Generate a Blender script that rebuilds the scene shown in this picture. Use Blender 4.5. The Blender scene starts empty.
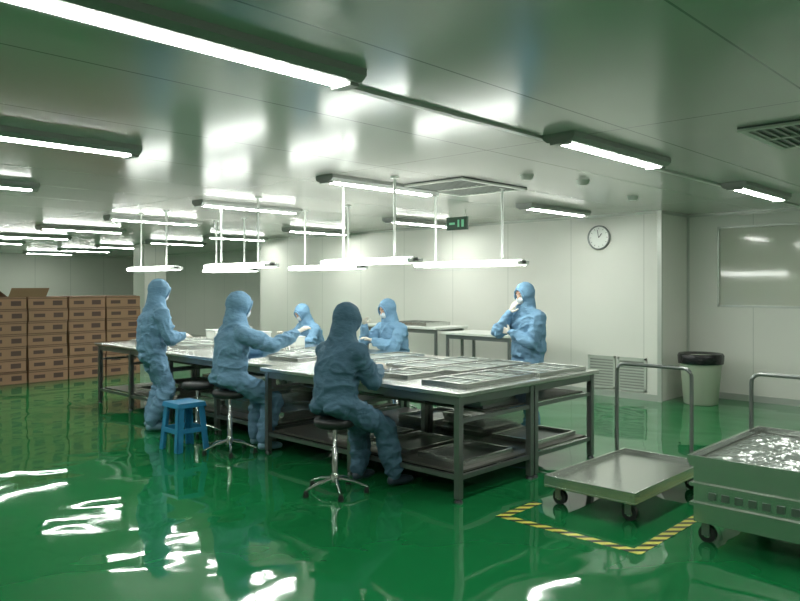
import bpy, bmesh, math, random
from mathutils import Vector, Matrix, Euler, noise
random.seed(7)
sc = bpy.context.scene
try:
    sc.view_settings.view_transform = 'Standard'
    sc.view_settings.look = 'None'
    sc.view_settings.exposure = 0.0
except Exception as e:
    print(e)

# ------------------------------------------------------------------ materials
def new_mat(name):
    m = bpy.data.materials.new(name); m.use_nodes = True
    return m, m.node_tree.nodes, m.node_tree.links, m.node_tree.nodes['Principled BSDF']

def mat(name, col, rough=0.5, metal=0.0, bump=0.0, bscale=20.0, var=0.0, vscale=3.0, stretch=(1,1,1), spec=None, emit=None, estr=0.0, bdist=0.02):
    m, N, L, P = new_mat(name)
    P.inputs['Base Color'].default_value = (*col, 1)
    P.inputs['Roughness'].default_value = rough
    P.inputs['Metallic'].default_value = metal
    if spec is not None: P.inputs['Specular IOR Level'].default_value = spec
    if emit:
        P.inputs['Emission Color'].default_value = (*emit, 1)
        P.inputs['Emission Strength'].default_value = estr
    if bump or var:
        tc = N.new('ShaderNodeTexCoord'); mp = N.new('ShaderNodeMapping')
        mp.inputs['Scale'].default_value = stretch
        L.new(tc.outputs['Object'], mp.inputs['Vector'])
    if bump:
        nz = N.new('ShaderNodeTexNoise'); nz.inputs['Scale'].default_value = bscale; nz.inputs['Detail'].default_value = 4
        L.new(mp.outputs[0], nz.inputs['Vector'])
        b = N.new('ShaderNodeBump'); b.inputs['Strength'].default_value = bump; b.inputs['Distance'].default_value = bdist
        L.new(nz.outputs['Fac'], b.inputs['Height']); L.new(b.outputs[0], P.inputs['Normal'])
    if var:
        nz2 = N.new('ShaderNodeTexNoise'); nz2.inputs['Scale'].default_value = vscale; nz2.inputs['Detail'].default_value = 3
        L.new(mp.outputs[0], nz2.inputs['Vector'])
        mx = N.new('ShaderNodeMix'); mx.data_type = 'RGBA'
        mx.inputs[6].default_value = (*[c*(1-var) for c in col], 1)
        mx.inputs[7].default_value = (*[min(1, c*(1+var)) for c in col], 1)
        L.new(nz2.outputs['Fac'], mx.inputs[0]); L.new(mx.outputs[2], P.inputs['Base Color'])
    return m

def seam_mat(name, col, rough, axes, width, seamcol, metal=0.0, spec=0.5, bump=0.0, offs=(0,0,0)):
    """panelled surface: thin joint lines every `pitch` metres along object axes"""
    m, N, L, P = new_mat(name)
    tc = N.new('ShaderNodeTexCoord'); sp = N.new('ShaderNodeSeparateXYZ')
    L.new(tc.outputs['Object'], sp.inputs[0])
    last = None
    for ax, pitch in axes:
        ad = N.new('ShaderNodeMath'); ad.operation='ADD'; ad.inputs[1].default_value = 1000*pitch + offs[ax]
        L.new(sp.outputs[ax], ad.inputs[0])
        md = N.new('ShaderNodeMath'); md.operation='MODULO'; md.inputs[1].default_value = pitch
        L.new(ad.outputs[0], md.inputs[0])
        lt = N.new('ShaderNodeMath'); lt.operation='LESS_THAN'; lt.inputs[1].default_value = width
        L.new(md.outputs[0], lt.inputs[0])
        if last is None: last = lt
        else:
            mx = N.new('ShaderNodeMath'); mx.operation='MAXIMUM'
            L.new(last.outputs[0], mx.inputs[0]); L.new(lt.outputs[0], mx.inputs[1]); last = mx
    nz = N.new('ShaderNodeTexNoise'); nz.inputs['Scale'].default_value = 0.8
    L.new(tc.outputs['Object'], nz.inputs['Vector'])
    base = N.new('ShaderNodeMix'); base.data_type='RGBA'
    base.inputs[6].default_value = (*[c*0.93 for c in col],1); base.inputs[7].default_value = (*[c*1.05 for c in col],1)
    L.new(nz.outputs['Fac'], base.inputs[0])
    mix = N.new('ShaderNodeMix'); mix.data_type='RGBA'
    L.new(last.outputs[0], mix.inputs[0]); L.new(base.outputs[2], mix.inputs[6]); mix.inputs[7].default_value = (*seamcol,1)
    L.new(mix.outputs[2], P.inputs['Base Color'])
    P.inputs['Roughness'].default_value = rough; P.inputs['Metallic'].default_value = metal
    P.inputs['Specular IOR Level'].default_value = spec
    if bump:
        n2 = N.new('ShaderNodeTexNoise'); n2.inputs['Scale'].default_value = 1.6; n2.inputs['Detail'].default_value = 2
        L.new(tc.outputs['Object'], n2.inputs['Vector'])
        b = N.new('ShaderNodeBump'); b.inputs['Strength'].default_value = bump; b.inputs['Distance'].default_value = 0.02
        L.new(n2.outputs['Fac'], b.inputs['Height']); L.new(b.outputs[0], P.inputs['Normal'])
    return m

M = {}
M['ceiling'] = seam_mat('ceiling_panel', (0.56,0.545,0.515), 0.16, [(1,1.15),(0,4.6)], 0.012, (0.25,0.26,0.24), spec=0.75, bump=0.05, offs=(0,0,0))
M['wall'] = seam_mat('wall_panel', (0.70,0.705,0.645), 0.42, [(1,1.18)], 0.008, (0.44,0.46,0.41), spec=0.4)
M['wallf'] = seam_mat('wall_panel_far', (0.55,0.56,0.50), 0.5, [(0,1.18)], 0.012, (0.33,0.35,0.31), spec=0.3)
M['trim'] = mat('aluminium_trim', (0.50,0.53,0.48), 0.35, 0.4)
M['steel'] = mat('stainless_steel', (0.62,0.64,0.61), 0.22, 0.95, bump=0.05, bscale=30, stretch=(1,14,1))
M['steeld'] = mat('steel_tube', (0.26,0.28,0.27), 0.35, 0.85)
M['dark'] = mat('dark_plastic', (0.015,0.018,0.018), 0.45)
M['darkmetal'] = mat('dark_metal', (0.06,0.07,0.07), 0.4, 0.6)
M['chrome'] = mat('chrome', (0.60,0.62,0.61), 0.15, 1.0)
M['housing'] = mat('lamp_housing', (0.30,0.32,0.29), 0.45, 0.1)
M['housingw'] = mat('lamp_housing_white', (0.70,0.73,0.69), 0.4, 0.0)
M['lamp'] = mat('lamp_tube_glow', (1,1,1), 0.3, 0, emit=(0.97,1.0,0.94), estr=62.0)
M['lamp2'] = mat('task_tube_glow', (1,1,1), 0.3, 0, emit=(0.97,1.0,0.95), estr=20.0)
M['white'] = mat('white_enamel', (0.70,0.73,0.68), 0.35)
M['paper'] = mat('paper', (0.62,0.66,0.64), 0.7)
M['cream'] = mat('bin_plastic', (0.55,0.58,0.47), 0.4)
M['bag'] = mat('black_bag', (0.008,0.009,0.010), 0.25, bump=0.6, bscale=18)
M['film'] = mat('plastic_film', (0.30,0.34,0.31), 0.15, 0.35, bump=0.5, bscale=12)
M['blueplastic'] = mat('blue_plastic', (0.03,0.25,0.48), 0.35)
M['carton'] = mat('cardboard', (0.29,0.17,0.10), 0.75, var=0.18, vscale=1.3)
M['carton2'] = mat('cardboard_edge', (0.13,0.075,0.045), 0.8)
M['label'] = mat('carton_print', (0.08,0.045,0.035), 0.7)
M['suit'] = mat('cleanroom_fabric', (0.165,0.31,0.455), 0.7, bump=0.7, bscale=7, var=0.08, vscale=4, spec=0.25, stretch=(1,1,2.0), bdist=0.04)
M['suit_backlit'] = mat('cleanroom_fabric_backlit', (0.075,0.155,0.225), 0.7, bump=0.7, bscale=7, var=0.1, vscale=4, spec=0.25, stretch=(1,1,2.0), bdist=0.04)  # same fabric, backlit shade of the nearest worker put into the colour
M['boot'] = mat('overshoe', (0.22,0.38,0.50), 0.5)
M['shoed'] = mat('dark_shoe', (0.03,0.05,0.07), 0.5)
M['glove'] = mat('latex_glove', (0.62,0.58,0.50), 0.5)
M['skin'] = mat('skin', (0.52,0.32,0.22), 0.5)
M['mask'] = mat('face_mask', (0.62,0.70,0.74), 0.7)
M['eyew'] = mat('eye_white', (0.75,0.75,0.72), 0.3)
M['eyed'] = mat('iris_dark', (0.02,0.012,0.01), 0.2)
M['mesh'] = mat('screen_mesh', (0.14,0.16,0.15), 0.3, 0.7)
M['pcb'] = mat('panel_parts', (0.42,0.47,0.44), 0.35, 0.3)
M['shelf'] = mat('shelf_board', (0.15,0.15,0.13), 0.4, 0.5)
M['clock'] = mat('clock_face', (0.75,0.78,0.74), 0.4)
M['sign'] = mat('exit_sign', (0.005,0.05,0.02), 0.4)
M['signw'] = mat('sign_symbol', (0.15,0.5,0.28), 0.4, emit=(0.3,0.9,0.5), estr=0.1)
M['grille'] = mat('grille_slats', (0.48,0.52,0.46), 0.45)
M['glass'] = mat('window_glass', (0.56,0.58,0.49), 0.07, 0.0, spec=0.7)

# floor: wavy glossy epoxy
m, N, L, P = new_mat('green_epoxy')
tc = N.new('ShaderNodeTexCoord')
n1 = N.new('ShaderNodeTexNoise'); n1.inputs['Scale'].default_value = 1.3; n1.inputs['Detail'].default_value = 1.6; n1.inputs['Roughness'].default_value=0.4
n1.inputs['Distortion'].default_value = 0.5
L.new(tc.outputs['Object'], n1.inputs['Vector'])
b = N.new('ShaderNodeBump'); b.inputs['Strength'].default_value = 0.5; b.inputs['Distance'].default_value = 0.03
L.new(n1.outputs['Fac'], b.inputs['Height']); L.new(b.outputs[0], P.inputs['Normal'])
n2 = N.new('ShaderNodeTexNoise'); n2.inputs['Scale'].default_value = 0.6; n2.inputs['Detail'].default_value = 4
L.new(tc.outputs['Object'], n2.inputs['Vector'])
mx = N.new('ShaderNodeMix'); mx.data_type='RGBA'
mx.inputs[6].default_value = (0.008,0.130,0.038,1); mx.inputs[7].default_value = (0.010,0.175,0.052,1)
L.new(n2.outputs['Fac'], mx.inputs[0]); L.new(mx.outputs[2], P.inputs['Base Color'])
P.inputs['Roughness'].default_value = 0.04; P.inputs['Specular IOR Level'].default_value = 0.45
M['floor'] = m

# hazard tape
m, N, L, P = new_mat('hazard_tape')
tc = N.new('ShaderNodeTexCoord'); sp = N.new('ShaderNodeSeparateXYZ'); L.new(tc.outputs['Object'], sp.inputs[0])
a = N.new('ShaderNodeMath'); a.operation='ADD'; L.new(sp.outputs[0], a.inputs[0]); L.new(sp.outputs[1], a.inputs[1])
md = N.new('ShaderNodeMath'); md.operation='PINGPONG'; md.inputs[1].default_value=0.06; L.new(a.outputs[0], md.inputs[0])
lt = N.new('ShaderNodeMath'); lt.operation='LESS_THAN'; lt.inputs[1].default_value=0.028; L.new(md.outputs[0], lt.inputs[0])
mx = N.new('ShaderNodeMix'); mx.data_type='RGBA'
mx.inputs[6].default_value=(0.68,0.64,0.12,1); mx.inputs[7].default_value=(0.01,0.02,0.01,1)
L.new(lt.outputs[0], mx.inputs[0]); L.new(mx.outputs[2], P.inputs['Base Color']); P.inputs['Roughness'].default_value=0.4
M['tape'] = m

# ------------------------------------------------------------------ mesh builder
class MB:
    def __init__(s): s.v=[]; s.f=[]; s.mi=[]; s.mats=[]; s.sm=[]
    def _m(s, k):
        if k not in s.mats: s.mats.append(k)
        return s.mats.index(k)
    def add(s, vs, fs, k, smooth=False):
        o=len(s.v); i=s._m(k)
        s.v += [tuple(v) for v in vs]
        for f in fs: s.f.append(tuple(o+j for j in f)); s.mi.append(i); s.sm.append(smooth)
    def box(s, x0,x1,y0,y1,z0,z1,k, rot=0.0):
        vs=[Vector((x,y,z)) for x in (x0,x1) for y in (y0,y1) for z in (z0,z1)]
        if rot:
            c=Vector(((x0+x1)/2,(y0+y1)/2,(z0+z1)/2)); R=Matrix.Rotation(rot,3,'Z')
            vs=[R@(v-c)+c for v in vs]
        s.add(vs,[(0,1,3,2),(4,6,7,5),(0,4,5,1),(2,3,7,6),(0,2,6,4),(1,5,7,3)],k)
    def tube(s, pts, r, k, seg=10, r2=None):
        pts=[Vector(p) for p in pts]; n=len(pts); rings=[]
        for i,p in enumerate(pts):
            d=(pts[min(i+1,n-1)]-pts[max(i-1,0)]).normalized()
            up=Vector((0,0,1)) if abs(d.z)<0.9 else Vector((1,0,0))
            a=d.cross(up).normalized(); b=d.cross(a)
            rr = r if r2 is None else r+(r2-r)*i/(n-1)
            rings.append([p+a*rr*math.cos(2*math.pi*j/seg)+b*rr*math.sin(2*math.pi*j/seg) for j in range(seg)])
        vs=[v for R in rings for v in R]; fs=[]
        for i in range(n-1):
            for j in range(seg):
                fs.append((i*seg+j,i*seg+(j+1)%seg,(i+1)*seg+(j+1)%seg,(i+1)*seg+j))
        s.add(vs,fs,k,True)
        s.add(rings[0],[tuple(range(seg))[::-1]],k); s.add(rings[-1],[tuple(range(seg))],k)
    def lathe(s, c, prof, k, seg=28, smooth=True):
        c=Vector(c); vs=[]; fs=[]; n=len(prof)
        for r,z in prof:
            for j in range(seg):
                t=2*math.pi*j/seg; vs.append(c+Vector((r*math.cos(t),r*math.sin(t),z)))
        for i in range(n-1):
            for j in range(seg):
                fs.append((i*seg+j,i*seg+(j+1)%seg,(i+1)*seg+(j+1)%seg,(i+1)*seg+j))
        s.add(vs,fs,k,smooth)
        s.add(vs[:seg],[tuple(range(seg))[::-1]],k); s.add(vs[-seg:],[tuple(range(seg))],k)
    def obj(s, name, bevel=0.0, parent=None, loc=None):
        me=bpy.data.meshes.new(name)
        V=s.v
        if loc is None and parent is None and V:
            xs=[v[0] for v in V]; ys=[v[1] for v in V]; zs=[v[2] for v in V]
            loc=((min(xs)+max(xs))/2,(min(ys)+max(ys))/2,min(zs))
        if loc is None: loc=(0,0,0)
        V=[(v[0]-loc[0],v[1]-loc[1],v[2]-loc[2]) for v in V]
        me.from_pydata(V,[],s.f)
        for k in s.mats: me.materials.append(M[k])
        me.polygons.foreach_set('material_index', s.mi); me.polygons.foreach_set('use_smooth', s.sm)
        me.update()
        ob=bpy.data.objects.new(name, me); sc.collection.objects.link(ob); ob.location=loc
        if parent: ob.parent=parent
        if bevel:
            bv=ob.modifiers.new('bevel','BEVEL'); bv.width=bevel; bv.segments=2; bv.limit_method='ANGLE'; bv.angle_limit=math.radians(50)
        return ob

H = 2.70
# ------------------------------------------------------------------ room shell
def shell(name, b, k, bevel=0):
    q=MB(); q.box(*b,k); return q.obj(name, loc=(0,0,0))
XW=10.03; XR=10.97; YC=4.48
shell('floor', (-3,13.2,-3.2,26.2,-0.1,0), 'floor')
shell('ceiling', (-3,13.2,-3.2,26.2,H,H+0.1), 'ceiling')
shell('wall_east', (XW,XW+0.12,YC,14.0,0,H), 'wall')
shell('wall_east_return', (XW+0.12,XR,YC,YC+0.12,0,H), 'wall')
shell('wall_east_alcove', (XW+0.12,13.0,13.88,14.0,0,H), 'wall')
shell('wall_east_far', (13.0,13.2,14.0,26.0,0,H), 'wall')
q=MB()
wy0,wy1,wz0,wz1=1.3,4.04,1.33,2.50
q.box(XR,XR+0.15,-3,wy0,0,H,'wall'); q.box(XR,XR+0.15,wy1,YC+0.12,0,H,'wall')
q.box(XR,XR+0.15,wy0,wy1,0,wz0,'wall'); q.box(XR,XR+0.15,wy0,wy1,wz1,H,'wall')
q.obj('wall_east_recess', loc=(0,0,0))
q=MB()
q.box(XR+0.03,XR+0.05,wy0,wy1,wz0,wz1,'glass')
for a in ((wy0,wy0+0.03,wz0,wz1),(wy1-0.03,wy1,wz0,wz1),(wy0,wy1,wz0,wz0+0.03),(wy0,wy1,wz1-0.03,wz1)):
    q.box(XR-0.008,XR+0.03,*a,'trim')
q.obj('window_1', loc=(0,0,0))
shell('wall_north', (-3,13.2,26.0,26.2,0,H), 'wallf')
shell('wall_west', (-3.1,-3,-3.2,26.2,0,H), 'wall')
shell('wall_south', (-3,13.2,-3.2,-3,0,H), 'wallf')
# trims
q=MB()
q.box(XW-0.03,XW,YC-0.03,YC+0.03,0,H,'trim'); q.box(XW-0.02,XW+0.0,YC,14,H-0.04,H,'trim')
q.box(XR-0.03,XR,YC-0.03,YC,0,H,'trim'); q.box(XR-0.02,XR,-3,YC-0.03,H-0.04,H,'trim')
q.box(XW,XR-0.03,YC-0.02,YC,H-0.04,H,'trim')
q.obj('trim_1', loc=(0,0,0))
q=MB(); q.box(XW-0.015,XW,YC+0.03,14,0,0.09,'trim'); q.obj('baseboard_east', loc=(0,0,0))
q=MB(); q.box(XR-0.015,XR,-3,YC-0.03,0,0.09,'trim'); q.obj('baseboard_recess', loc=(0,0,0))
q=MB(); q.box(-3,XR,2.84,2.89,H-0.018,H,'trim'); q.obj('trim_2', loc=(0,0,0))
# far column
for cx,cy in ((9.4,18.0),):
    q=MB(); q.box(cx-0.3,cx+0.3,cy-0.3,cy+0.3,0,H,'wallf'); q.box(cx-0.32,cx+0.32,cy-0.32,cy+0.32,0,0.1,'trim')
    q.obj('structural_column')

# ------------------------------------------------------------------ ceiling lights
def ceiling_light(x0,x1,y):
    q=MB()
    w=0.125
    vs=[]
    for x in (x0,x1):
        vs+= [(x,y-w,H),(x,y+w,H),(x,y+w,H-0.035),(x,y+w*0.72,H-0.062),(x,y-w*0.72,H-0.062),(x,y-w,H-0.035)]
    fs=[tuple(range(6)),tuple(range(11,5,-1))]+[(i,i+6,(i+1)%6+6,(i+1)%6) for i in range(6)]
    q.add(vs,fs,'housing')
    n=7; vs=[]
    for x in (x0+0.06,x1-0.06):
        for i in range(n):
            t=math.pi*i/(n-1); vs.append((x,y+0.052*math.cos(t),H-0.061-0.014*math.sin(t)))
    fs=[(i,i+1,n+i+1,n+i) for i in range(n-1)]+[tuple(range(n)),tuple(range(2*n-1,n-1,-1)),(0,n,2*n-1,n-1)]
    q.add(vs,fs,'lamp')
    for x in (x0,x1-0.06): q.box(x,x+0.06,y-0.07,y+0.07,H-0.078,H-0.055,'housing')
    q.obj('ceiling_light')
rows=[(0.0,0),(2.70,-0.08),(5.35,0.12),(8.05,0.38),(10.8,0.5),(13.5,0.5),(16.2,0.6),(18.9,0.6),(21.6,0.7),(24.3,0.7)]  # first row is out of view, added to light the right side
for r,o in rows:
    for (a,bb) in ((0.95,2.55),(4.45,6.0),(7.8,9.3)):
        if r==2.70 and a<1: a=0.5
        if r==2.70 and a>4: a+=0.05; bb+=0.05
        ceiling_light(a+o,bb+o,r)

# hanging task lights
def task_light(x,y0,y1,z=1.86):
    q=MB()
    q.box(x-0.035,x+0.035,y0,y1,z+0.02,z+0.06,'housingw')
    for dx in (-0.07,0.07):
        q.tube([(x+dx,y0+0.03,z+0.02),(x+dx,y1-0.03,z+0.02)],0.024,'lamp2',8)
    for yy in (y0,y1-0.03):
        q.box(x-0.095,x+0.095,yy,yy+0.03,z+0.0,z+0.042,'housingw')
    for yy in (y0+0.28,y1-0.28):
        q.tube([(x,yy,z+0.055),(x,yy,H)],0.013,'housingw',8)
        q.lathe((x,yy,H-0.02),[(0.04,0),(0.04,0.02)],'housingw',12)
    q.obj('hanging_task_light')
for x,a,bb in ((5.1,4.65,5.95),(5.15,6.95,8.3),(5.2,9.2,10.5),(6.45,4.35,5.85),(6.5,6.85,8.3),(6.6,9.35,10.7)):
    task_light(x,a,bb)

# ceiling grilles / detectors
def ceiling_grille(x0,x1,y0,y1):
    q=MB(); q.box(x0,x1,y0,y1,H-0.012,H,'darkmetal')
    for a in ((x0,x1,y0,y0+0.05),(x0,x1,y1-0.05,y1),(x0,x0+0.05,y0+0.05,y1-0.05),(x1-0.05,x1,y0+0.05,y1-0.05),((x0+x1)/2-0.02,(x0+x1)/2+0.02,y0+0.05,y1-0.05)):
        q.box(*a,H-0.028,H-0.012,'grille')
    n=int((y1-y0-0.1)/0.06)
    for i in range(n):
        yy=y0+0.07+i*0.06
        q.box(x0+0.05,x1-0.05,yy,yy+0.02,H-0.024,H-0.012,'housing')
    q.obj('ceiling_air_grille')
ceiling_grille(5.55,6.65,4.45,5.35)
ceiling_grille(5.1,6.0,1.05,1.75)
for x,y in ((6.6,3.75),(8.2,4.0),(5.9,3.95)):
    q=MB(); q.lathe((x,y,H-0.05),[(0.03,0),(0.055,0.012),(0.06,0.03),(0.07,0.05)],'grille',20); q.obj('smoke_detector')

# exit sign
q=MB(); X,Y=7.99,6.50
q.box(X-0.02,X+0.02,Y-0.18,Y+0.18,2.42,2.60,'sign')
for dy in (-0.14,0.14): q.tube([(X,Y+dy,2.6),(X,Y+dy,H)],0.006,'trim',6)
q.box(X-0.024,X-0.02,Y+0.03,Y+0.13,2.495,2.525,'signw'); q.box(X-0.024,X-0.02,Y-0.13,Y-0.09,2.46,2.56,'signw')
q.box(X-0.024,X-0.02,Y-0.05,Y-0.02,2.46,2.56,'signw')
q.obj('exit_sign')

# clock
e=bpy.data.objects.new('wall_clock',None); sc.collection.objects.link(e); e.location=(XW-0.001,5.42,2.36)
def clockpart(name,prof,k):
    q=MB(); q.lathe((0,0,0),prof,k,36); o=q.obj(name,parent=e,loc=(0,0,0)); o.rotation_euler=(0,-math.pi/2,0)
clockpart('rim',[(0.165,0.0),(0.182,0.01),(0.182,0.04),(0.170,0.05),(0.162,0.04),(0.162,0.02)],'steeld')
clockpart('face',[(0.165,0.0),(0.165,0.025)],'clock')
q=MB()
for i in range(12):
    t=i*math.pi/6; c=Vector((-0.027,0.135*math.sin(t),0.135*math.cos(t)))
    q.tube([c-Vector((0,0.010*math.sin(t),0.010*math.cos(t))),c+Vector((0,0.010*math.sin(t),0.010*math.cos(t)))],0.003,'dark',6)
q.tube([(-0.031,0,0),(-0.031,-0.05,0.06)],0.005,'dark',6); q.tube([(-0.034,0,0),(-0.034,0.02,0.115)],0.004,'dark',6)
q.obj('hands',parent=e,loc=(0,0,0))

# wall return-air grilles
for y0 in (4.68,5.16):
    q=MB(); y1=y0+0.44; z0,z1=0.12,0.60
    q.box(XW-0.012,XW,y0,y1,z0,z1,'housing')
    for a in ((y0,y1,z0,z0+0.03),(y0,y1,z1-0.03,z1),(y0,y0+0.03,z0,z1),(y1-0.03,y1,z0,z1)): q.box(XW-0.03,XW-0.012,*a,'grille')
    for i in range(10):
        z=z0+0.05+i*0.042; q.box(XW-0.028,XW-0.01,y0+0.03,y1-0.03,z,z+0.02,'grille')
    q.obj('return_air_grille')

# ------------------------------------------------------------------ hazard tape
q=MB()
for a in ((4.26,4.335,2.03,3.12),(4.335,6.5,2.03,2.105),(4.335,4.75,3.045,3.12)): q.box(*a,0.0,0.002,'tape')
q.obj('floor_hazard_tape')

# ------------------------------------------------------------------ work tables
TZ=0.84
def tray(q,x0,x1,y0,y1,z,h=0.035,fill='mesh',strips=0,rim='steel'):
    t=0.022
    q.box(x0,x1,y0,y0+t,z,z+h,rim); q.box(x0,x1,y1-t,y1,z,z+h,rim)
    q.box(x0,x0+t,y0+t,y1-t,z,z+h,rim); q.box(x1-t,x1,y0+t,y1-t,z,z+h,rim)
    q.box(x0+t,x1-t,y0+t,y1-t,z,z+0.008,fill)
    if strips:
        for i in range(strips):
            yy=y0+t+(y1-y0-2*t)*(i+0.5)/strips; w=(y1-y0)/strips*0.24
            q.box(x0+0.05,x1-0.05,yy-w,yy+w,z+0.008,z+0.02,'pcb')
        n=3
        for i in range(1,n):
            xx=x0+(x1-x0)*i/n; q.box(xx-0.012,xx+0.012,y0+t,y1-t,z+0.008,z+h-0.004,rim)
def table(x0,x1,y0,y1,name='inspection_table',shelves=True):
    e=bpy.data.objects.new(name,None); sc.collection.objects.link(e)
    e.location=((x0+x1)/2,(y0+y1)/2,0); inv=Vector(e.location)
    def fin(q,n,bev=0.0):
        q.v=[tuple(Vector(v)-inv) for v in q.v]; return q.obj(n,bev,parent=e,loc=(0,0,0))
    q=MB(); q.box(x0,x1,y0,y1,TZ-0.035,TZ,'steel'); fin(q,'top',0.005)
    q=MB(); t=0.05
    ym=(y0+y1)/2
    xs=(x0+0.03,(x0+x1)/2-0.06,(x0+x1)/2+0.01,x1-0.08); ys=(y0+0.04,ym-0.025,y1-0.09) if (y1-y0)>1.5 else (y0+0.04,y1-0.09)
    for x in xs:
        for y in ys:
            q.box(x,x+t,y,y+t,0.03,TZ-0.035,'steeld'); q.lathe((x+t/2,y+t/2,0.0),[(0.035,0),(0.03,0.015),(0.012,0.03)],'darkmetal',12)
    for x in xs:
        q.box(x+0.008,x+t-0.008,y0+0.06,y1-0.06,TZ-0.10,TZ-0.036,'steeld')
        q.box(x+0.01,x+t-0.01,y0+0.06,y1-0.06,0.17,0.205,'steeld')
    for y in ys:
        q.box(x0+0.06,x1-0.06,y+0.008,y+t-0.008,TZ-0.10,TZ-0.036,'steeld')
        q.box(x0+0.06,x1-0.06,y+0.01,y+t-0.01,0.17,0.205,'steeld')
        q.box(x0+0.06,x1-0.06,y+0.012,y+t-0.012,0.60,0.63,'steeld')
    fin(q,'frame')
    if shelves:
        q=MB(); q.box(x0+0.10,x1-0.10,y0+0.1,y1-0.1,0.205,0.22,'shelf')
        q.box(x0+0.42,x1-0.14,y0+0.1,y1-0.1,0.63,0.645,'shelf')
        fin(q,'shelves')
        q=MB(); yy=y0+0.16
        while yy<y1-0.65:
            for j in range(random.randint(2,4)):
                o=random.uniform(-0.03,0.03)
                tray(q,x0+0.46+o,x0+0.95+o,yy,yy+0.5,0.646+j*0.03,0.028,'shelf',0,'steeld')
            for xx in (x0+0.26,x0+1.25):
                for j in range(random.randint(1,4)):
                    o=random.uniform(-0.03,0.03)
                    tray(q,xx+o,xx+0.66+o,yy,yy+0.5,0.222+j*0.045,0.042,'mesh',0,'steel')
            yy+=0.58
        fin(q,'stored_trays')
    return e
table(4.28,6.38,3.45,5.98)
table(4.46,6.46,6.02,8.2)
table(4.50,6.50,8.24,10.2)

def tabletray(x0,x1,y0,y1,rot=0,strips=5,h=0.035,z=TZ+0.001,fill='mesh'):
    q=MB(); tray(q,x0,x1,y0,y1,z,h,fill,strips)
    o=q.obj('component_tray',0.002); o.rotation_euler=(0,0,rot); return o
tabletray(4.50,5.45,3.58,4.05,0.02,4)
tabletray(5.52,6.30,3.55,4.05,-0.02,4)
tabletray(5.15,6.25,4.15,4.55,-0.02,4)
tabletray(4.60,5.10,4.30,4.70,0.02,4)
tabletray(5.15,6.25,4.62,5.02,0.02,5)
tabletray(4.85,5.95,5.10,5.45,0.0,4)
tabletray(5.0,6.2,5.52,5.92,0.0,4)
tabletray(4.85,5.75,6.12,6.62,0.03,5)
tabletray(5.1,6.1,6.72,7.15,-0.03,4)
tabletray(4.9,5.7,7.25,7.65,0.03,5)
tabletray(5.2,6.0,7.72,8.1,0.0,5)
tabletray(4.9,5.8,8.4,8.85,0.0,4)
tabletray(4.9,5.8,8.98,9.4,0.02,4)
tabletray(4.9,5.8,9.5,9.95,0.0,4)
q=MB()
for i in range(26):
    x=random.uniform(4.9,5.5); y=random.uniform(6.18,6.5) if i%2 else random.uniform(7.28,7.5)
    q.box(x,x+random.uniform(.08,.2),y,y+random.uniform(.06,.12),TZ+0.037+i*0.0008,TZ+0.0375+i*0.0008,'paper',random.uniform(-.6,.6))
q.obj('loose_sheets')
for (x,y,w,d,h) in ((5.95,8.4,.25,.3,.14),(6.1,9.0,.2,.25,.18),(6.0,9.5,.3,.25,.12),(6.12,7.75,.16,.2,.1)):
    q=MB(); q.box(x,x+w,y,y+d,TZ,TZ+h,'white'); q.box(x-0.008,x+w+0.008,y-0.008,y+d+0.008,TZ+h,TZ+h+0.02,'paper'); q.obj('lidded_parts_box',0.004)

# back benches by the clock wall
def bench(x0,x1,y0,y1,z):
    q=MB(); q.box(x0,x1,y0,y1,z-0.035,z,'white')
    for x in (x0+0.05,x1-0.09):
        for y in (y0+0.05,y1-0.09): q.box(x,x+0.04,y,y+0.04,0,z-0.035,'steeld')
        q.box(x+0.005,x+0.035,y0+0.09,y1-0.09,z-0.1,z-0.036,'steeld')
        q.box(x+0.005,x+0.035,y0+0.09,y1-0.09,0.2,0.23,'steeld')
    q.box(x0+0.09,x1-0.09,y0+0.1,y1-0.1,0.23,0.245,'shelf')
    q.obj('side_workbench',0.003)
bench(8.7,9.5,6.1,7.4,0.92); bench(8.7,9.5,7.5,9.2,0.98)
q=MB(); tray(q,8.8,9.4,7.8,8.6,0.981,0.06,'mesh',3); q.obj('component_tray')

# ------------------------------------------------------------------ cartons
q=MB()
for row,yb in enumerate((13.0,13.52)):
    x=2.6 if row==0 else 2.8
    ci=0
    while x<6.3:
        for l in range(7):
            jx=random.uniform(-.012,.012); jy=random.uniform(-.015,.015); h=0.207
            z=l*h; X0=x+jx; Y0=yb+jy
            q.box(X0,X0+0.64,Y0,Y0+0.46,z,z+h-0.006,'carton')
            q.box(X0+0.01,X0+0.63,Y0+0.01,Y0+0.45,z+h-0.006,z+h,'carton2')
            if row==0:
                q.box(X0+0.08,X0+0.26,Y0-0.002,Y0,z+0.07,z+0.13,'label')
                q.box(X0+0.40,X0+0.56,Y0-0.002,Y0,z+0.06,z+0.14,'label')
                q.box(X0+0.0,X0+0.64,Y0-0.0015,Y0,z+0.175,z+0.19,'carton2')
                q.box(X0+0.0,X0+0.64,Y0-0.0015,Y0,z+0.0,z+0.012,'carton2')
        x+=0.672; ci+=1
def flap(a,b_,c,d): q.add([a,b_,c,d],[(0,1,2,3)],'carton')
fx=4.3; flap((fx,13.0,1.45),(fx+.6,13.0,1.45),(fx+.62,12.9,1.6),(fx+.02,12.9,1.6)); flap((fx,13.0,1.45),(fx,13.4,1.45),(fx-.16,13.4,1.58),(fx-.16,13.0,1.58))
q.obj('carton_stack')

# ------------------------------------------------------------------ bin
q=MB(); c=(10.30,4.02,0)
q.lathe(c,[(0.21,0.0),(0.225,0.01),(0.275,0.60),(0.29,0.62),(0.29,0.66),(0.275,0.67)],'cream',36)
q.lathe(c,[(0.296,0.56),(0.30,0.60),(0.305,0.67),(0.29,0.70),(0.25,0.695),(0.15,0.66)],'bag',36)
q.obj('waste_bin')

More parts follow.
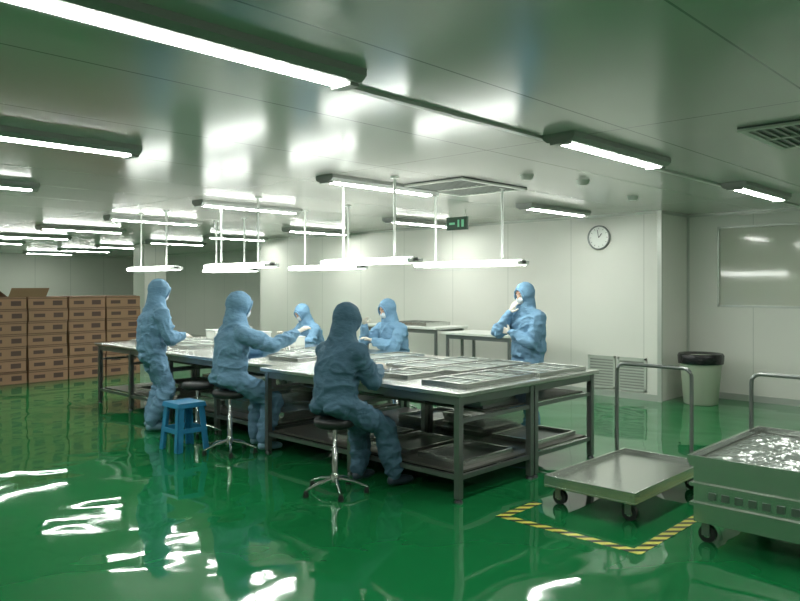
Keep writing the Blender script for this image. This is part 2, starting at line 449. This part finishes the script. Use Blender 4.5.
# ------------------------------------------------------------------ carts
def caster(q,x,y,r=0.055,z=0.0,top=0.15):
    q.tube([(x-0.018,y,z+r),(x+0.018,y,z+r)],r,'dark',18)
    q.tube([(x-0.02,y,z+r),(x+0.02,y,z+r)],r*0.45,'steel',12)
    for dx in (-0.026,0.026): q.box(x+dx-0.003,x+dx+0.003,y-0.02,y+0.03,z+r-0.01,top,'steeld')
    q.box(x-0.035,x+0.035,y-0.035,y+0.035,top-0.006,top+0.004,'steeld')
def uhandle(q,x,y0,y1,z0,z1,r=0.016):
    pts=[(x,y0,z0),(x,y0,z1-0.07)]
    for i in range(1,6):
        t=math.pi/2*i/5; pts.append((x,y0+0.07*(1-math.cos(t)),z1-0.07+0.07*math.sin(t)))
    for i in range(0,6):
        t=math.pi/2*i/5; pts.append((x,y1-0.07+0.07*math.sin(t),z1-0.07+0.07*math.cos(t)))
    pts.append((x,y1,z0)); q.tube(pts,r,'steeld',12)
q=MB(); x0,x1,y0,y1=4.74,6.02,2.30,3.02
q.box(x0,x1,y0,y1,0.14,0.155,'steel')
for a in ((x0,x1,y0,y0+0.02),(x0,x1,y1-0.02,y1),(x0,x0+0.02,y0+.02,y1-.02),(x1-0.02,x1,y0+.02,y1-.02)): q.box(*a,0.155,0.225,'steel')
q.box(x0+.02,x1-.02,y0+.02,y1-.02,0.18,0.192,'steel')
for x in (x0+0.1,x1-0.1):
    for y in (y0+0.08,y1-0.08): caster(q,x,y,top=0.14)
uhandle(q,x1-0.01,y0+0.12,y1+0.06,0.15,0.96)
q.obj('platform_trolley',0.003)

q=MB(); x0,x1,y0,y1=4.68,6.0,1.14,1.90
zb=0.14
for i in range(3):
    z=zb+i*0.125
    q.box(x0+0.02,x1-0.02,y0+0.02,y1-0.02,z,z+0.105,'steel'); q.box(x0,x1,y0,y1,z+0.105,z+0.125,'steel')
zt=zb+0.375
for a in ((x0-.01,x1+.01,y0-.01,y0+0.012),(x0-.01,x1+.01,y1-0.012,y1+.01),(x0-.01,x0+0.012,y0+.012,y1-.012),(x1-0.012,x1+.01,y0+.012,y1-.012)): q.box(*a,zt,zt+0.05,'steel')
for i in range(7):
    y=y0+0.12+i*0.08
    q.box(x0+0.012,x0+0.02,y,y+0.045,zb+0.155,zb+0.20,'steeld')
for i in range(7):
    x=x0+0.2+i*0.12
    q.box(x,x+0.07,y1-0.021,y1-0.012,zb+0.15,zb+0.20,'steeld')
# crumpled protective film lying in the tray
nx,ny=46,28; vs=[]; fs=[]
for i in range(nx):
    for j in range(ny):
        u=i/(nx-1); v=j/(ny-1); x=x0+0.03+u*(x1-x0-0.06); y=y0+0.03+v*(y1-y0-0.06)
        edge=min(u,1-u,v,1-v)*8
        hgt=abs(noise.noise(Vector((x*5,y*5,3.1))))*0.035+abs(noise.noise(Vector((x*13,y*13,1.7))))*0.010
        vs.append((x,y,zt+0.004+hgt*min(1,edge)))
for i in range(nx-1):
    for j in range(ny-1): fs.append((i*ny+j,(i+1)*ny+j,(i+1)*ny+j+1,i*ny+j+1))
q.add(vs,fs,'film',False)
for x in (x0+0.1,x1-0.1):
    for y in (y0+0.08,y1-0.08): caster(q,x,y,0.055,0,0.14)
uhandle(q,x1+0.025,y0+0.03,y1+0.06,0.16,0.96)
q.obj('equipment_trolley',0.0)

# ------------------------------------------------------------------ stools
def lab_stool(x,y,z):
    q=MB()
    q.lathe((x,y,0),[(0.02,z-0.09),(0.14,z-0.075),(0.165,z-0.06),(0.17,z-0.03),(0.16,z-0.006),(0.12,z)],'dark',28)
    q.lathe((x,y,0),[(0.024,0.10),(0.024,0.36),(0.016,0.365),(0.016,z-0.07)],'chrome',16)
    q.lathe((x,y,0),[(0.04,0.07),(0.045,0.10),(0.03,0.15),(0.024,0.16)],'chrome',16)
    for i in range(5):
        t=2*math.pi*i/5+0.4; c,s=math.cos(t),math.sin(t)
        q.tube([(x+0.02*c,y+0.02*s,0.115),(x+0.15*c,y+0.15*s,0.09),(x+0.26*c,y+0.26*s,0.05)],0.017,'chrome',8,0.011)
        q.lathe((x+0.255*c,y+0.255*s,0),[(0.022,0),(0.026,0.012),(0.015,0.05)],'dark',10)
    q.obj('lab_stool')
lab_stool(4.32,7.20,0.58)
# blue plastic stool
q=MB(); sx,sy=3.86,6.68; zt=0.48; a=0.145; b_=0.18
def frust(q,x,y,z0,a0,z1,a1,k):
    vs=[(x+i*a0,y+j*a0,z0) for i,j in ((-1,-1),(1,-1),(1,1),(-1,1))]+[(x+i*a1,y+j*a1,z1) for i,j in ((-1,-1),(1,-1),(1,1),(-1,1))]
    q.add(vs,[(3,2,1,0),(4,5,6,7)]+[(i,(i+1)%4,(i+1)%4+4,i+4) for i in range(4)],k)
frust(q,sx,sy,zt-0.05,0.16,zt,0.15,'blueplastic')
for i,j in ((-1,-1),(1,-1),(1,1),(-1,1)):
    tx,ty=sx+i*a,sy+j*a; bx,by=sx+i*b_,sy+j*b_
    for (dx,dy,w1,w2) in ((0,0,0.065,0.018),(0,0,0.018,0.065)):
        vs=[]
        for (cx,cy,z) in ((bx,by,0),(tx,ty,zt-0.05)):
            vs+=[(cx,cy,z),(cx-i*w1,cy,z),(cx-i*w1,cy-j*w2,z),(cx,cy-j*w2,z)]
        q.add(vs,[(3,2,1,0),(4,5,6,7)]+[(u,(u+1)%4,(u+1)%4+4,u+4) for u in range(4)],'blueplastic')
s_=0.165
for z in (0.18,):
    q.box(sx-s_,sx+s_,sy-s_,sy-s_+0.014,z,z+0.05,'blueplastic'); q.box(sx-s_,sx+s_,sy+s_-0.014,sy+s_,z,z+0.05,'blueplastic')
    q.box(sx-s_,sx-s_+0.014,sy-s_+.014,sy+s_-.014,z,z+0.05,'blueplastic'); q.box(sx+s_-0.014,sx+s_,sy-s_+.014,sy+s_-.014,z,z+0.05,'blueplastic')
q.obj('plastic_stool',0.005)

# ------------------------------------------------------------------ people
_bm=bmesh.new(); bmesh.ops.create_icosphere(_bm,subdivisions=2,radius=1.0)
ICO_V=[v.co.copy() for v in _bm.verts]; ICO_F=[tuple(v.index for v in f.verts) for f in _bm.faces]; _bm.free()
class Blob:
    def __init__(s): s.v=[]; s.f=[]
    def ell(s,c,r,R=None):
        c=Vector(c); o=len(s.v)
        if not isinstance(r,(tuple,list)): r=(r,r,r)
        for p in ICO_V:
            w=Vector((p.x*r[0],p.y*r[1],p.z*r[2]))
            if R is not None: w=R@w
            s.v.append(c+w)
        s.f+=[tuple(o+i for i in f) for f in ICO_F]
    def chain(s,p0,p1,r0,r1,bulge=0.0,fold=0.0,nf=4):
        p0=Vector(p0); p1=Vector(p1); L_=(p1-p0).length; n=max(2,int(L_/(min(r0,r1)*0.28))+1)
        d=(p1-p0).normalized(); up=Vector((0,0,1)) if abs(d.z)<0.8 else Vector((1,0,0)); a=d.cross(up).normalized(); b=d.cross(a)
        ph=random.uniform(0,6.28)
        for i in range(n+1):
            t=i/n; r=r0+(r1-r0)*t+bulge*math.sin(math.pi*t)
            off=Vector((0,0,0))
            if fold:
                wv=math.sin(ph+t*nf*2*math.pi+0.8*math.sin(7*t)); r*=1+fold*wv
                an=ph+t*5; off=(a*math.cos(an)+b*math.sin(an))*fold*r*0.6*math.sin(ph*2+t*nf*5)
            s.ell(p0.lerp(p1,t)+off,r)
    def remesh(s,name,voxel,matk,smooth=3,disp=None,keep=None,parent=None):
        me=bpy.data.meshes.new(name+'_raw'); me.from_pydata([tuple(v) for v in s.v],[],s.f); me.update()
        ob=bpy.data.objects.new(name+'_raw',me); sc.collection.objects.link(ob)
        rm=ob.modifiers.new('r','REMESH'); rm.mode='VOXEL'; rm.voxel_size=voxel; rm.use_smooth_shade=True
        if smooth:
            sm=ob.modifiers.new('s','SMOOTH'); sm.factor=0.5; sm.iterations=smooth
        dg=bpy.context.evaluated_depsgraph_get(); dg.update()
        m2=bpy.data.meshes.new_from_object(ob.evaluated_get(dg)); m2.name=name
        bpy.data.objects.remove(ob)
        if disp:
            nrm=[v.normal.copy() for v in m2.vertices]
            for v,n_ in zip(m2.vertices,nrm): v.co=v.co+n_*disp(v.co)
            m2.update()
        if keep:
            bm=bmesh.new(); bm.from_mesh(m2)
            kill=[f for f in bm.faces if not keep(f.calc_center_median())]
            bmesh.ops.delete(bm,geom=kill,context='FACES'); bm.to_mesh(m2); bm.free()
        m2.materials.clear(); m2.materials.append(M[matk])
        for p in m2.polygons: p.use_smooth=True
        o2=bpy.data.objects.new(name,m2); sc.collection.objects.link(o2); o2.parent=parent
        return o2

def ik(a,t,l1,l2,pole):
    a=Vector(a); t=Vector(t); d=t-a; D=d.length; mx=(l1+l2)*0.985
    if D>mx: t=a+d*(mx/D); d=t-a; D=mx
    x=(l1*l1-l2*l2+D*D)/(2*D); h=math.sqrt(max(l1*l1-x*x,1e-6)); u=d/D
    p=Vector(pole); p=(p-u*p.dot(u)).normalized()
    return a+u*x+p*h, t

def hand(bl,w,d,side,palm,curl):
    x=Vector(d).normalized(); z=-(Vector(palm)-x*Vector(palm).dot(x)).normalized(); y=z.cross(x).normalized()
    if y.dot(Vector(side))<0: y=-y
    def P(a,b,c): return Vector(w)+x*a+y*b+z*c
    R=Matrix((x,y,z)).transposed()
    bl.chain(P(-0.05,0,0),P(0.01,0,0),0.028,0.024)
    for i in range(7):
        t=i/6; bl.ell(P(0.01+0.07*t,0,0),(0.022,0.030+0.010*t,0.015),R)
    for yy,Ln in ((0.031,0.070),(0.011,0.078),(-0.010,0.073),(-0.030,0.058)):
        p=P(0.078,yy,0); ang=curl*0.4; rr=0.0098
        for k,fr in enumerate((0.45,0.30,0.25)):
            dv=x*math.cos(ang)-z*math.sin(ang)+y*yy*1.5
            e2=p+dv.normalized()*Ln*fr*1.0; bl.chain(p,e2,rr,rr*0.9); p=e2; rr*=0.9; ang+=curl
    p=P(0.022,0.028,-0.004); e2=p+(x*0.62+y*0.68-z*0.25).normalized()*0.042; bl.chain(p,e2,0.014,0.011)
    e3=e2+(x*0.85+y*0.3-z*0.35).normalized()*0.032; bl.chain(e2,e3,0.011,0.009)

def worker(x,y,heading,pz,lean,hl,hr,fl,fr,head_pitch=0.35,head_yaw=0.0,scale=1.0,suit='suit',seated=True,shoe='boot',twist=0.0,elb=0.5,wide=1.0):
    e=bpy.data.objects.new('cleanroom_worker',None); sc.collection.objects.link(e)
    e.location=(x,y,0); e.rotation_euler=(0,0,heading); S=scale; W=scale*wide
    P_=Vector((0,0,pz)); s=Vector((math.sin(lean),0,math.cos(lean))); N_=P_+s*0.47*S
    T=Matrix.Rotation(lean,3,'Y'); Tz=T@Matrix.Rotation(twist,3,'Z')
    bl=Blob()
    prof=[(0.0,.150,.195),(0.12,.155,.198),(0.3,.148,.190),(0.5,.150,.194),(0.7,.152,.210),(0.85,.135,.200),(0.95,.105,.160)]
    for i in range(26):
        t=i/25*0.95
        for k in range(len(prof)-1):
            if prof[k][0]<=t<=prof[k+1][0]+1e-6:
                u=(t-prof[k][0])/(prof[k+1][0]-prof[k][0]); a=prof[k][1]+u*(prof[k+1][1]-prof[k][1]); b2=prof[k][2]+u*(prof[k+1][2]-prof[k][2]); break
        arch=-0.018*math.sin(math.pi*t); wv=1+0.018*math.sin(t*24+x*5)
        bl.ell(P_+s*0.47*S*t+T@Vector((arch,0.008*math.sin(t*19+y),0)),(a*W*wv,b2*W*wv,0.055*S),T@Matrix.Rotation(twist*t,3,'Z'))
    if seated:
        for sy_ in (-1,1): bl.ell(P_+Vector((-0.02,0.09*sy_*S,-0.005)),(0.15*S,0.115*S,0.090*S))
    else:
        bl.ell(P_+Vector((-0.01,0,-0.07)),(0.145*S,0.185*S,0.10*S))
    sh={}
    for k,sg in (('l',1),('r',-1)):
        p=N_-s*0.060*S+Tz@Vector((0.0,0.178*sg*W,0)); sh[k]=p
        bl.ell(p,0.088*S); bl.chain(N_+s*0.0,p,0.098*S,0.084*S)
    Hc=N_+ (s*0.7+Vector((0.0,0,0.3))).normalized()*0.205*S + Vector((math.sin(head_pitch)*0.05,0,0))
    HR=Matrix.Rotation(head_yaw,3,'Z')@Matrix.Rotation(head_pitch,3,'Y')
    bl.chain(N_-s*0.03,Hc-HR@Vector((0.01,0,0.05*S)),0.130*S,0.096*S)
    hr_=(0.125*S,0.106*S,0.133*S)
    bl.ell(Hc,hr_,HR); bl.ell(Hc+HR@Vector((-0.02*S,0,0.010*S)),(0.114*S,0.104*S,0.123*S),HR)
    bl.ell(Hc+HR@Vector((0.01*S,0,-0.06*S)),(0.098*S,0.094*S,0.085*S),HR)
    hb=Blob(); joints=[]
    for k,sg,tg in (('l',1,hl),('r',-1,hr)):
        el,wr=ik(sh[k],tg['p'],0.285*S,0.255*S,Vector(tg.get('pole',(-0.25,sg*elb,-0.8))))
        bl.chain(sh[k],el,0.083*S,0.071*S,0.006,0.05,3); bl.chain(el,wr,0.072*S,0.050*S,0.006,0.07,4)
        joints.append(el)
        d=(wr-el).normalized(); bl.chain(wr-d*0.02,wr+d*0.005,0.043*S,0.041*S)
        hd=Vector(tg.get('d',d)); hd=(hd.normalized()*0.7+d*0.3)
        hand(hb,wr+d*0.025,hd,tg.get('thumb',(0,-sg,0.2)),tg.get('palm',(0,0,-1)),tg.get('curl',0.45))
    fb=Blob()
    for sg,tg in ((1,fl),(-1,fr)):
        hp=P_+Vector((0.0,0.095*sg*S,-0.02 if not seated else 0.0))
        kn,an=ik(hp,tg,0.43*S,0.42*S,Vector((1,0.12*sg,0.25)))
        joints.append(kn)
        bl.chain(hp,kn,0.116*S,0.093*S,0,0.03,3); bl.chain(kn,an+Vector((0,0,0.05)),0.094*S,0.072*S,0.008,0.06,5)
        bl.chain(an+Vector((0,0,0.05)),an+Vector((0,0,0.02)),0.066,0.056)
        a=an; z0=a.z-0.065
        fb.chain(a+Vector((-0.03,0,z0+0.042-a.z)),a+Vector((0.08,sg*0.012,z0+0.040-a.z)),0.040,0.040)
        fb.chain(a+Vector((0.08,sg*0.012,z0+0.038-a.z)),a+Vector((0.165,sg*0.025,z0+0.030-a.z)),0.042,0.030)
        fb.chain(a+Vector((0,0,-0.01)),a+Vector((0,0,0.06)),0.046,0.050)
    joints.append(P_+s*0.12+Vector((0.1,0,0))); joints.append(N_-s*0.15)
    def keep(c):
        q_=HR.transposed()@(c-Hc)
        if q_.x>0.03*S and (q_.y/(0.060*S))**2+((q_.z+0.008)/(0.082*S))**2<1: return False
        return True
    sd=x*3.7+y
    def disp(c):
        w_=min(1.0,max(0.0,((c-Hc).length-0.13)/0.10))
        # creases: sharp ridged noise, warped, folds running mostly across the body
        wp=Vector((noise.noise(c*3.5+Vector((sd,0,0))),noise.noise(c*3.5+Vector((5,5,5))),noise.noise(c*3.5+Vector((9,1,5)))))*0.9
        p=Vector((c.x*4.0,c.y*4.0,c.z*8.0))+Vector((sd,sd*0.3,0))+wp
        r1=max(0.0,1-abs(noise.noise(p))*3.2)**1.5
        p2=Vector((c.x*9,c.y*9,c.z*6))+Vector((sd*2,3,0))+wp*1.5
        r2=max(0.0,1-abs(noise.noise(p2))*3.0)**1.5
        j=0.65+0.6*max([math.exp(-((c-k).length/0.14)**2) for k in joints])
        return (0.020*(r1-0.4)+0.011*(r2-0.4))*j*w_
    bl.remesh('coverall',0.0098,suit,4,disp,keep,e)
    hb.remesh('gloved_hands',0.0042,'glove',1,None,None,e)
    fb.remesh('overshoes',0.010,shoe,2,None,None,e)
    q=MB(); pts=[]
    for i in range(25):
        t=2*math.pi*i/24; yy=0.060*S*math.cos(t); zz=-0.008+0.084*S*math.sin(t)
        xx=hr_[0]*math.sqrt(max(0.05,1-(yy/hr_[1])**2-(zz/hr_[2])**2))-0.004
        pts.append(Hc+HR@Vector((xx,yy,zz)))
    q.tube(pts,0.010,suit,8); q.obj('hood_rim',parent=e,loc=(0,0,0))
    hb2=Blob(); 
    def F(a,b2,c): return Hc+HR@(Vector((a,b2,c))*S)
    hb2.ell(F(0,0,0.0),(0.104*S,0.078*S,0.112*S),HR); hb2.ell(F(0.03,0,-0.05),(0.068*S,0.058*S,0.06*S),HR)
    hb2.chain(F(0.100,0,0.012),F(0.118,0,-0.022),0.009*S,0.013*S); hb2.chain(F(0.094,-0.03,0.032),F(0.094,0.03,0.032),0.012,0.012)
    hb2.ell(F(0.088,0,-0.082),(0.02,0.022,0.018),HR); hb2.chain(F(0.098,-0.018,-0.052),F(0.098,0.018,-0.052),0.008,0.008)
    hb2.remesh('face',0.006,'skin',2,None,None,e)
    q=MB()
    for sg in (-1,1):
        q2=[F(0.089,0.032*sg,0.008)+HR@(v*0.0135) for v in ICO_V]; q.add(q2,ICO_F,'eyew',True)
        q2=[F(0.100,0.032*sg,0.008)+HR@(v*0.0062) for v in ICO_V]; q.add(q2,ICO_F,'eyed',True)
        q.tube([F(0.104,0.016*sg,0.036),F(0.105,0.034*sg,0.040),F(0.094,0.05*sg,0.034)],0.0035,'eyed',6)
    q.obj('eyes_and_brows',parent=e,loc=(0,0,0))
    mb=Blob(); mb.ell(F(0.062,0,-0.050),(0.072*S,0.064*S,0.050*S),HR); mb.ell(F(0.098,0,-0.035),(0.035*S,0.03*S,0.032*S),HR)
    mb.remesh('face_mask',0.007,'mask',3,None,None,e)
    return e

D=math.radians
# standing worker, far left
worker(4.12,7.84,D(-6),0.905,0.10, dict(p=(0.30,0.12,1.06),palm=(0,-0.5,-1)), dict(p=(0.30,-0.16,1.06),palm=(0,0.5,-1)),
       (0.02,0.11,0.075),(-0.05,-0.12,0.075),head_pitch=0.45,head_yaw=-0.15,seated=False,scale=1.02,wide=1.08)
# seated worker reaching across
lab_stool(4.08,6.20,0.62)
worker(4.08,6.20,D(-8),0.735,0.12, dict(p=(0.48,0.10,0.98)), dict(p=(0.52,-0.38,1.17),palm=(0,0.2,-1),curl=0.3),
       (0.36,0.14,0.075),(0.30,-0.14,0.075),head_pitch=0.40,head_yaw=-0.3,scale=1.07,wide=1.04)
# seated worker, nearest, back to us
lab_stool(3.87,4.40,0.60)
worker(3.87,4.40,D(-2),0.70,0.16, dict(p=(0.50,0.16,0.94)), dict(p=(0.42,-0.05,0.95)),
       (0.36,0.12,0.075),(0.46,-0.20,0.075),head_pitch=0.5,head_yaw=0.05,scale=1.02,suit='suit_backlit',shoe='shoed',wide=1.08)
# across the table
lab_stool(6.95,8.30,0.56)
worker(6.95,8.30,D(178),0.66,0.42, dict(p=(0.52,0.16,0.93)), dict(p=(0.50,-0.14,0.93)),
       (0.20,0.12,0.075),(0.22,-0.12,0.075),head_pitch=0.6,scale=0.96)
lab_stool(6.92,6.66,0.56)
worker(6.92,6.66,D(172),0.66,0.20, dict(p=(0.48,0.16,0.95)), dict(p=(0.42,-0.12,1.12),palm=(0,0.8,-0.4)),
       (0.20,0.12,0.075),(0.22,-0.12,0.075),head_pitch=0.4,head_yaw=0.1,scale=1.03,wide=1.12)
# standing, hand at face, right
worker(6.90,4.60,D(165),0.88,0.06, dict(p=(0.22,-0.02,1.12),d=(0.2,-1,0.2),palm=(-1,0,0),thumb=(0,0,1),pole=(0.0,0.5,-1)), dict(p=(0.21,-0.08,1.33),d=(-0.3,0.4,1),palm=(-1,0.2,0),thumb=(0,1,0.3),pole=(0.1,-0.7,-1)),
       (0.0,0.10,0.075),(0.02,-0.10,0.075),head_pitch=0.3,head_yaw=0.1,seated=False,scale=1.0,wide=1.14)

# ------------------------------------------------------------------ camera & world
w=bpy.data.worlds.new('w'); sc.world=w; w.use_nodes=True
w.node_tree.nodes['Background'].inputs[0].default_value=(0.6,0.7,0.6,1); w.node_tree.nodes['Background'].inputs[1].default_value=0.1
cd=bpy.data.cameras.new('camera'); cam=bpy.data.objects.new('camera',cd); sc.collection.objects.link(cam)
cam.location=(0,0,1.65); cam.rotation_euler=(math.radians(90),0,math.radians(-46.4))
cd.sensor_width=36; cd.lens=734/800*36; cd.shift_y=-15.5/800; cd.clip_start=0.05
sc.camera=cam
